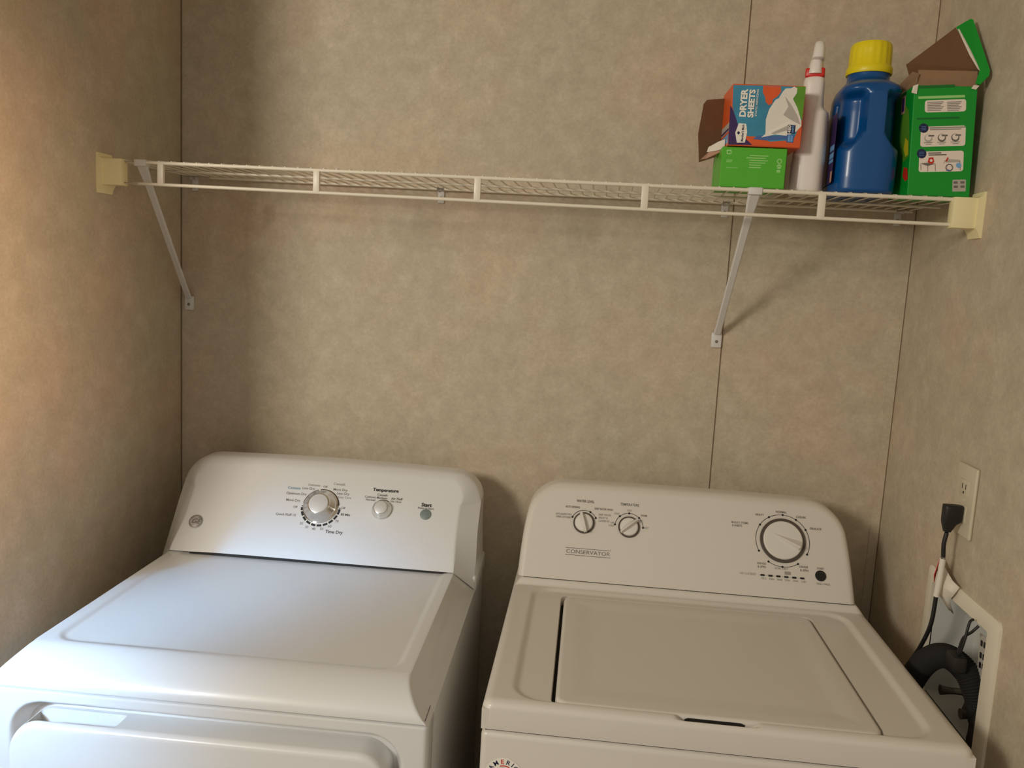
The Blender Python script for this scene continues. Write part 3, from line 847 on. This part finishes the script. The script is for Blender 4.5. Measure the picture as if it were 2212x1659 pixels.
tb = [(0, -.027, .027, -.026, .048), (.004, -.0305, .0305, -.030, .052), (.05, -.0287, .0310, -.030, .052), (.095, -.0225, .0312, -.028, .050), (.125, -.0200, .031, -.026, .060), (.142, -.0190, .030, -.024, .050),
      (.147, -.0185, .0240, -.021, .042), (.152, -.0180, .0200, -.020, .034), (.175, -.0180, .0185, -.019, .024), (.196, -.0185, .0185, -.019, .022), (.203, -.0165, .0165, -.017, .018), (.208, -.012, .012, -.012, .014)]
loft(bm, interp(tb, 60), 40, 3.0)
mesh_obj('bottle_body', bm, M['bottle'], spray, 50)
bm = bmesh.new(); box(bm, (-.0165, -.0175, .202), (.0165, .0165, .218), bev=.003, seg=3)
mesh_obj('collar', bm, M['redplastic'], spray, 40)['label'] = 'red collar'
bm = bmesh.new()
loft(bm, [(.2075, -.0125, .0130, -.0230, .012), (.212, -.0128, .0135, -.0235, .030), (.224, -.0122, .0135, -.022, .050), (.233, -.0105, .0125, -.018, .058), (.238, -.008, .011, -.014, .055)], 28, 3)
head = mesh_obj('spray_head', bm, M['bottle'], spray, 50)
bm = bmesh.new()
loft(bm, [(.2315, -.0070, .0135, -.026, .004), (.2335, -.0080, .0142, -.0290, .006), (.245, -.0066, .0142, -.027, .008), (.254, -.0058, .0132, -.024, .010), (.261, -.0046, .0118, -.019, .010), (.2640, -.0020, .0090, -.014, .006)], 28, 2.8)
mesh_obj('nozzle', bm, M['bottle'], head, 50)
bm = bmesh.new(); tube(bm, spline([(0, .020, .214), (0, .030, .200), (.001, .036, .180), (.001, .034, .165)], 6), .005, 8); mesh_obj('trigger', bm, M['redplastic'], spray, 50)

# detergent jug
jx, jy = 1.4655, -.2030
jug = thing('detergent_jug', (jx, jy, zshelf(jx, jy)), R(-4), 'large blue detergent jug with a yellow cap, between spray bottle and green box', 'jug')
bm = bmesh.new()
jt = [(0, .052, .072), (.004, .0565, .078), (.03, .0572, .080), (.10, .0575, .080), (.150, .0570, .080), (.180, .0550, .078), (.193, .0510, .072), (.203, .0420, .058), (.208, .0375, .044), (.214, .0370, .038), (.226, .0365, .037)]
NZ = 72; NT = 128
rings = []
for i in range(NZ+1):
    z = .226*i/NZ
    a = float(np.interp(z, [t[0] for t in jt], [t[1] for t in jt])); bb = float(np.interp(z, [t[0] for t in jt], [t[2] for t in jt]))
    ex = 3.6 if z < .19 else 3.6-(1.6*min(1, (z-.19)/.02))
    rg = []
    for k in range(NT):
        t = 2*PI*k/NT; c, s_ = math.cos(t), math.sin(t)
        xx = a*math.copysign(abs(c)**(2/ex), c); yy = bb*math.copysign(abs(s_)**(2/ex), s_)
        # hollows either side of the handle column, narrowing at the foot of the handle
        col = .0150+.022*(1-sstep(.070, .115, z))
        win = sstep(.075, .100, z)*(1-sstep(.168, .186, z))
        front = 1-sstep(-.020, .010, yy)
        k_ = sstep(col, col+.010, abs(xx-.004))*win*front
        yy += .030*k_*(1-.35*sstep(-.08, -.02, yy)); xx *= 1-.16*k_
        rg.append(bm.verts.new((xx, yy, z)))
    rings.append(rg)
for p, q in zip(rings, rings[1:]):
    for k in range(NT): bm.faces.new((p[k], p[(k+1) % NT], q[(k+1) % NT], q[k]))
bm.faces.new(rings[0]); bm.faces.new(rings[-1])
jb = mesh_obj('jug_body', bm, M['jug'], jug, 60)
bm = bmesh.new()
prof = [(.0395, .222), (.0405, .224), (.0405, .233), (.0385, .236), (.0370, .238), (.0365, .262), (.0355, .274), (.0330, .278), (.001, .2785)]
n = 72; rg = []
for r_, z in prof:
    ring = []
    for k in range(n):
        t = 2*PI*k/n; rr = r_*(1+(.012*(1 if k % 4 < 2 else -1) if .237 < z < .275 else 0))
        ring.append(bm.verts.new((rr*math.cos(t), rr*math.sin(t), z)))
    rg.append(ring)
for p, q in zip(rg, rg[1:]):
    for k in range(n): bm.faces.new((p[k], p[(k+1) % n], q[(k+1) % n], q[k]))
bm.faces.new(rg[0]); bm.faces.new(rg[-1])
mesh_obj('cap', bm, M['cap'], jug, 50)['label'] = 'ribbed yellow screw cap'
art = Art(lambda u, v, l: Vector((-.0583-l, u, v)))
art.rect(-.064, .018, .050, .145, M['purple'], r=.008)
for i, (a0, b0) in enumerate(((.050, .060), (.036, .046), (.028, .034))): art.rect(-.060, a0+.028, -.020, b0+.028, M['paleblue'], r=.002, layer=2)
art.rect(-.062, .020, -.046, .040, M['tornpink'], layer=2)
art.done('label_print', jug, 'dark purple label')

# green detergent box
dx, dy = 1.5305, -.2860
det = thing('detergent_box', (dx, dy, zshelf(1.58)), 0, 'tall green box with torn open lid, at the right end of the shelf', 'box')
dw, dd, dh = .1060, .100, .1900
LEAN = -.0085
def lean(v): return Vector((v.x+LEAN*v.z/dh, v.y, v.z))
bm = bmesh.new()
vs = box(bm, (0, 0, 0), (dw, dd, dh), bev=.0012, seg=1)
bmesh.ops.delete(bm, geom=[f for f in bm.faces if f.calc_center_median().z > dh-.0005 and abs(f.normal.z) > .9], context='FACES')
for v in bm.verts: v.co = lean(v.co)
mesh_obj('carton', bm, M['green2'], det, 20)
fm2 = homog([(262, 622), (792, 655), (690, 1590), (172, 1560)], [(0, dh), (dw, dh), (dw, 0), (0, 0)])
art = Art(lambda x, y, l: (lambda uv: lean(Vector((uv[0], -l, uv[1]))))(fm2(x, y)))
def rr(x0, y0, x1, y1, m, r, layer, sk=0):
    pts = []
    for cx, cy, a0 in ((x1-r, y0+r, 270), (x1-r, y1-r, 0), (x0+r, y1-r, 90), (x0+r, y0+r, 180)):
        for k in range(6):
            px_, py_ = cx+r*math.cos(R(a0+18*k)), cy+r*math.sin(R(a0+18*k)); pts.append((px_+sk*(y1-py_)/(y1-y0), py_))
    art.poly(pts, m, layer)
rr(338, 758, 684, 862, M['label'], 22, 1, 6); rr(292, 982, 668, 1154, M['label'], 22, 1, 12); rr(272, 1194, 644, 1368, M['label'], 22, 1, 12)
rr(548, 1438, 660, 1538, M['clothsh'], 8, 1, 6)
for i in range(6):
    rr(362, 772+14*i, 500-(i % 3)*12, 780+14*i, M['inklight'], 2, 2); rr(528, 776+14*i, 650-(i % 3)*12, 784+14*i, M['inklight'], 2, 2)
rr(288, 722, 680, 744, M['palegreen'], 2, 1); rr(300, 630, 600, 655, M['green2d'], 2, 1); rr(270, 905, 630, 922, M['green2d'], 2, 1)
def dsk(x, y, r, m, l): art.poly([(x+r*math.cos(2*PI*k/24), y+r*math.sin(2*PI*k/24)) for k in range(24)], m, l)
dsk(326, 995, 40, M['navy'], 3); dsk(302, 1212, 40, M['navy'], 3)
for cy in (995, 1212):
    for i in range(3): rr(304-(24 if cy > 1000 else 0), cy-16+14*i, 346-(24 if cy > 1000 else 0), cy-10+14*i, M['midblue'], 2, 4)
rr(375, 990, 676, 1000, M['inklight'], 2, 3); rr(378, 1006, 640, 1014, M['inklight'], 2, 3)
for cx, s_ in ((362, M['clothsh']), (475, M['inkgrey']), (588, M['inkgrey'])):
    dsk(cx, 1082, 34, s_, 3); dsk(cx, 1076, 25, M['label'], 4); rr(cx, 1056, cx+48, 1068, M['inkgrey'], 2, 5)
    rr(cx-40, 1116, cx+35, 1122, M['inklight'], 2, 3); rr(cx-25, 1130, cx+25, 1136, M['inklight'], 2, 3)
rr(358, 1204, 468, 1214, M['inkgrey'], 2, 3); rr(358, 1220, 510, 1230, M['inkgrey'], 2, 3)
art.poly([(290, 1295), (350, 1290), (415, 1300), (350, 1318)], M['inkgrey'], 3)
for x0, y0, x1, y1 in ((290, 1300, 294, 1352), (348, 1316, 352, 1362), (411, 1302, 415, 1362), (484, 1290, 488, 1300), (618, 1280, 622, 1360)): rr(x0, y0, x1, y1, M['inkgrey'], 1, 3)
art.poly([(350, 1285), (362, 1248), (398, 1245), (405, 1285), (380, 1305)], M['red'], 4); dsk(380, 1272, 12, M['label'], 5)
art.poly([(485, 1278), (525, 1262), (620, 1272), (615, 1290), (500, 1292)], M['clothsh'], 3)
art.poly([(498, 1280), (518, 1246), (526, 1252), (512, 1284)], M['red'], 4)
dsk(530, 1335, 32, M['inkgrey'], 3); dsk(530, 1335, 22, M['label'], 4); dsk(608, 1318, 22, M['paleblue'], 4)
art.poly([(500, 1362), (520, 1350), (548, 1362)], M['midblue'], 5)
for x0, y0 in ((562, 1452), (618, 1452), (562, 1488), (618, 1488)): rr(x0, y0, x0+34, y0+20, M['inkgrey'], 3, 2)
art.done('printed_front', det, 'white instruction panels')
art = Art(lambda u, v, l: lean(Vector((-l, u, v))))
art.poly([(.004, .070), (.030, .062), (.055, .080), (.060, .130), (.040, .165), (.020, .150), (.010, .110)], M['leaf'])
art.poly([(.010, .072), (.022, .070), (.034, .085), (.028, .105), (.012, .095)], M['yellowink'], 2)
art.poly([(.002, .028), (.016, .026), (.030, .036), (.026, .052), (.008, .048)], M['red'], 2)
art.rect(.040, .150, .060, .182, M['tornpink'], layer=2); art.rect(.044, .154, .056, .178, M['purple'], layer=3)
art.done('printed_side', det)
# inner liner, lid and torn pieces (points in space, made local)
D0 = Vector((dx, dy, zshelf(1.58)))
def Lp(*p): return [Vector(q)-D0 for q in p]
zt = D0.z+dh
flat('liner', Lp((1.5285, -.2820, zt-.020), (1.6300, -.2820, zt-.020), (1.6285, -.2740, zt+.0285), (1.5290, -.2740, zt+.0285)), M['kraft'], det, label='raw cardboard liner')
flat('lid', Lp((1.5290, -.235, zt+.026), (1.5300, -.205, zt+.056), (1.5360, -.2000, zt+.0585), (1.6090, -.205, 2.0235), (1.6330, -.2710, 1.9335)), M['kraftd'], det, .001, 'raised brown lid')
flat('lid_rim', Lp((1.6100, -.2045, 2.0240), (1.6335, -.2045, 2.0390), (1.6360, -.2100, 2.0360), (1.6425, -.2900, 1.9280), (1.6405, -.2940, 1.9180), (1.6290, -.2900, 1.9035), (1.6230, -.2860, 1.9060), (1.6310, -.2760, 1.9300)), M['green2'], det, .0012, 'green lid rim')
flat('torn_edge', Lp((1.6115, -.2080, 2.0190), (1.6130, -.2110, 2.0190), (1.6290, -.2570, 1.9560), (1.6310, -.2780, 1.9290), (1.6270, -.2760, 1.9330), (1.6220, -.2500, 1.9620)), M['torn'], det, .0010, 'torn white edge')
flat('torn_paper', Lp((1.5170, -.2880, zt-.014), (1.5260, -.2880, zt-.016), (1.5270, -.2880, zt+.001), (1.5190, -.2870, zt-.002)), M['torn'], det, .0010, 'torn white corner')
flat('torn_paper', Lp((1.6160, -.2878, zt-.004), (1.6240, -.2880, zt-.006), (1.6290, -.2878, zt+.001), (1.6200, -.2872, zt+.002)), M['torn'], det, .0010, 'torn white corner')
flat('side_flap', Lp((1.5220, -.285, zt), (1.5220, -.200, zt), (1.5175, -.195, zt+.012), (1.5260, -.255, zt+.030), (1.5285, -.281, zt+.020)), M['kraft'], det, label='brown side flap')

# ------------------------------------------------------------------ wall outlet, cord, washer box
out = thing('wall_outlet', (W, -.3935, 1.186), 0, 'ivory double outlet with a long cover plate on the right wall', 'outlet')
bm = bmesh.new(); box(bm, (-.0062, -.0365, -.062), (0, .0365, .062), bev=.003, seg=3); mesh_obj('cover_plate', bm, M['plate'], out, 35)
for dz in (.022, -.022):
    bm = bmesh.new(); box(bm, (-.0076, -.0165, dz-.0145), (-.0055, .0165, dz+.0145), bev=.0008); r_ = mesh_obj('socket', bm, M['plate'], out, 35)
    bm = bmesh.new()
    box(bm, (-.0079, -.0075, dz-.002), (-.0072, -.0055, dz+.007)); box(bm, (-.0079, .0055, dz-.002), (-.0072, .0075, dz+.007)); box(bm, (-.0079, -.002, dz-.010), (-.0072, .002, dz-.006))
    mesh_obj('slot', bm, M['slot'], r_, 0)
bm = bmesh.new(); lathe(bm, [(.003, 0), (.0028, .001), (.0005, .0012)], 12, mtx=Matrix.Translation((-.0062, 0, 0)) @ Matrix.Rotation(-PI/2, 4, 'Y')); mesh_obj('screw', bm, M['plate'], out, 40)

cord = thing('power_cord', (W-.03, -.405, 1.15), 0, 'black power cord plugged into the ivory outlet and hanging behind the washer', 'cord')
O_ = Vector((W-.03, -.405, 1.15))
def CL(pts): return [Vector(p)-O_ for p in pts]
bm = bmesh.new()
# angled plug: block against the socket, neck pointing down
loftpts = [(1.1300, .005, .0055), (1.136, .0075, .0065), (1.144, .0105, .0080), (1.150, .0125, .0098), (1.172, .0140, .0108), (1.176, .0130, .0100), (1.1775, .0110, .0080)]
rings = []
for z, hx, hy in loftpts:
    xr_ = W-.0085 if z > 1.147 else W-.0085-(1.147-z)*.55-.006
    xl_ = W-.0400 if z > 1.147 else W-.0400+(1.147-z)*.30
    cxx = (xr_+xl_)/2; hxx = (xr_-xl_)/2
    ring = []
    for k in range(24):
        t = 2*PI*k/24; c, s_ = math.cos(t), math.sin(t)
        ring.append(bm.verts.new(Vector((cxx+hxx*math.copysign(abs(c)**.55, c), -.4000+hy*math.copysign(abs(s_)**.55, s_), z))-O_))
    rings.append(ring)
for p, q in zip(rings, rings[1:]):
    for k in range(24): bm.faces.new((p[k], p[(k+1) % 24], q[(k+1) % 24], q[k]))
bm.faces.new(rings[0]); bm.faces.new(rings[-1])
mesh_obj('plug', bm, M['rubber'], cord, 45)
path = spline(CL([(1.6200, -.4030, 1.1300), (1.6170, -.4040, 1.108), (1.6190, -.4030, 1.082), (1.6200, -.3980, 1.045), (1.6195, -.3940, 1.010), (1.6180, -.3900, .955), (1.6120, -.3700, .900), (1.604, -.3430, .850), (1.598, -.30, .79), (1.598, -.20, .70), (1.60, -.10, .62), (1.60, -.05, .50)]), 8)
tubeobj('cord', path, .0036, M['rubber'], cord, 12)
tubeobj('tag', spline(CL([(1.6190, -.4030, 1.085), (1.6200, -.3980, 1.045), (1.6195, -.3940, 1.010)]), 8), .0050, M['taped'], cord, 12)['label'] = 'white wrapped cord tag'

wb = thing('laundry_outlet_box', (W, -.4245, .90), 0, 'white recessed washer outlet box in the right wall below the outlet', 'outlet box')
bm = bmesh.new()
yo0, yo1, zo0, zo1 = -.565+.4245, -.288+.4245, .775-.90, 1.036-.90
yi0, yi1, zi0, zi1 = HY0+.4245+.008, HY1+.4245-.008, HZ0-.90+.008, HZ1-.90-.010
def ring_frame(bm, o, i, x0, x1, ro=.014):
    # rounded outer rectangle, rectangular opening, built from matched loops
    def rrp(a, r):
        (y0, y1, z0, z1) = a; p = []
        for cy_, cz_, a0 in ((y1-r, z1-r, 0), (y0+r, z1-r, 90), (y0+r, z0+r, 180), (y1-r, z0+r, 270)):
            for k in range(7): p.append((cy_+r*math.cos(R(a0+15*k)), cz_+r*math.sin(R(a0+15*k))))
        return p
    po, pi_ = rrp(o, ro), rrp(i, .005)
    pm = [(a[0]*.82+b[0]*.18, a[1]*.82+b[1]*.18) for a, b in zip(po, pi_)]
    L = [[bm.verts.new((x, y, z)) for y, z in q] for x, q in ((x1, po), (x0+.0015, po), (x0, pm), (x0, pi_), (x1+.004, pi_))]
    n = len(po)
    for A_, B_ in zip(L, L[1:]):
        for k in range(n): bm.faces.new((A_[k], A_[(k+1) % n], B_[(k+1) % n], B_[k]))
    for k in range(n): bm.faces.new((L[-1][k], L[-1][(k+1) % n], L[0][(k+1) % n], L[0][k]))
ring_frame(bm, (yo0, yo1, zo0, zo1), (yi0, yi1, zi0, zi1), -.006, 0)
mesh_obj('frame', bm, M['boxwhite'], wb, 40)
bm = bmesh.new()
t_ = .0025; dpt = .082
box(bm, (dpt-t_, yi0-t_, zi0-t_), (dpt, yi1+t_, zi1+t_))
box(bm, (.002, yi0-t_, zi0-t_), (dpt, yi0, zi1+t_)); box(bm, (.002, yi1, zi0-t_), (dpt, yi1+t_, zi1+t_))
box(bm, (.002, yi0, zi0-t_), (dpt, yi1, zi0)); box(bm, (.002, yi0, zi1), (dpt, yi1, zi1+t_))
mesh_obj('recess', bm, M['boxin'], wb, 0)
for yv in (-.052, .030):
    bm = bmesh.new(); tube(bm, [(.045, yv, zi0), (.045, yv, zi0+.055)], .010, 14); tube(bm, [(.045, yv, zi0+.04), (-.004, yv, zi0+.04)], .009, 14)
    v_ = mesh_obj('valve', bm, M['valvegrey'], wb, 50)
    bm = bmesh.new(); box(bm, (.030, yv-.016, zi0+.056), (.060, yv+.016, zi0+.063), bev=.002); mesh_obj('valve_handle', bm, M['valvegrey'], v_, 40)
# printed leaflet sheet standing inside the box near its front edge
leaf = thing('paper_tag', (W-.006, -.512, .935), 0, 'small white tag with black print hanging inside the outlet box', 'tag')
bm = bmesh.new(); box(bm, (.010, -.013, -.035), (.0108, .017, .055), bev=0, mtx=Matrix.Rotation(R(-6), 4, 'X')); mesh_obj('card', bm, M['clothsh'], leaf, 0)
art = Art(lambda u, v, l: Matrix.Rotation(R(-6), 4, 'X') @ Vector((.0098-l, u, v)))
for v in (.036, .016, .000): art.rect(-.006, v, .002, v+.010, M['ink'], r=.002); art.rect(.005, v, .012, v+.010, M['ink'], r=.002)
art.done('printing', leaf)
# torn leaflet hanging over the frame's rear corner
scr = thing('torn_leaflet', (W-.008, -.36, 1.03), 0, 'crumpled white leaflet with a red edge over the top of the outlet box', 'paper')
bm = bmesh.new()
pts = [[(-.0015, .012, .038), (-.008, -.014, .030), (-.006, -.050, .016), (-.0005, -.066, .010)],
       [(-.006, .014, .012), (-.014, -.010, .006), (-.013, -.040, -.002), (-.004, -.058, -.006)],
       [(-.003, .012, -.010), (-.014, -.012, -.018), (-.010, -.034, -.020), (-.003, -.040, -.024)],
       [(.006, .008, -.022), (-.004, -.014, -.030), (.002, -.030, -.044), (.010, -.034, -.050)]]
gv = [[bm.verts.new(p) for p in row] for row in pts]
for i in range(3):
    for j in range(3): bm.faces.new((gv[i][j], gv[i+1][j], gv[i+1][j+1], gv[i][j+1]))
o = mesh_obj('sheet', bm, M['torn'], scr, 25); s_ = o.modifiers.new('thickness', 'SOLIDIFY'); s_.thickness = .0006
flat('red_edge', [(-.0035, .013, .036), (-.0085, .006, .034), (-.0150, .004, .006), (-.0100, .012, -.012), (-.0080, .016, .006)], M['red'], scr, .0008, 'red printed edge')

# drain hose arching out of the box and down behind the washer
hose = thing('drain_hose', (1.62, -.44, .80), 0, 'black corrugated drain hose arching from the outlet box beside the washer', 'hose')
O2 = Vector((1.62, -.44, .80))
hp = spline([Vector(p)-O2 for p in [(1.596, -.27, .60), (1.598, -.33, .74), (1.602, -.375, .835), (1.610, -.410, .895), (1.622, -.450, .926), (1.640, -.485, .920), (1.656, -.5045, .885), (1.668, -.5045, .845), (1.676, -.5045, .825)]], 44)
bm = bmesh.new(); tube(bm, hp, .0165, 20, rad=lambda i: 0.0200+.0010*math.cos(i*PI*.5)); mesh_obj('hose_tube', bm, M['hose'], hose, 60)
bm = bmesh.new(); box(bm, (-.012, -.075, .126), (.010, -.040, .152), bev=.004); mesh_obj('clamp', bm, M['rubber'], hose, 40)
tubeobj('strap', spline([(0, -.062, .148), (.002, -.070, .180), (.008, -.066, .210), (.016, -.060, .214)], 6), .0022, M['rubber'], hose, 8)
tubeobj('strap', spline([(0, -.056, .148), (.004, -.060, .180), (.008, -.078, .200), (.016, -.080, .212)], 6), .0022, M['rubber'], hose, 8)
sup = thing('supply_hose', (1.66, -.52, .80), 0, 'thin black supply hose at the front edge of the outlet box', 'hose')
tubeobj('hose_tube', spline([(.010, -.008, .075), (-.006, -.006, .070), (-.012, -.004, .050), (-.012, -.002, .030), (-.010, .004, .012), (.000, .008, -.000)], 8), .0075, M['rubber'], sup, 14)
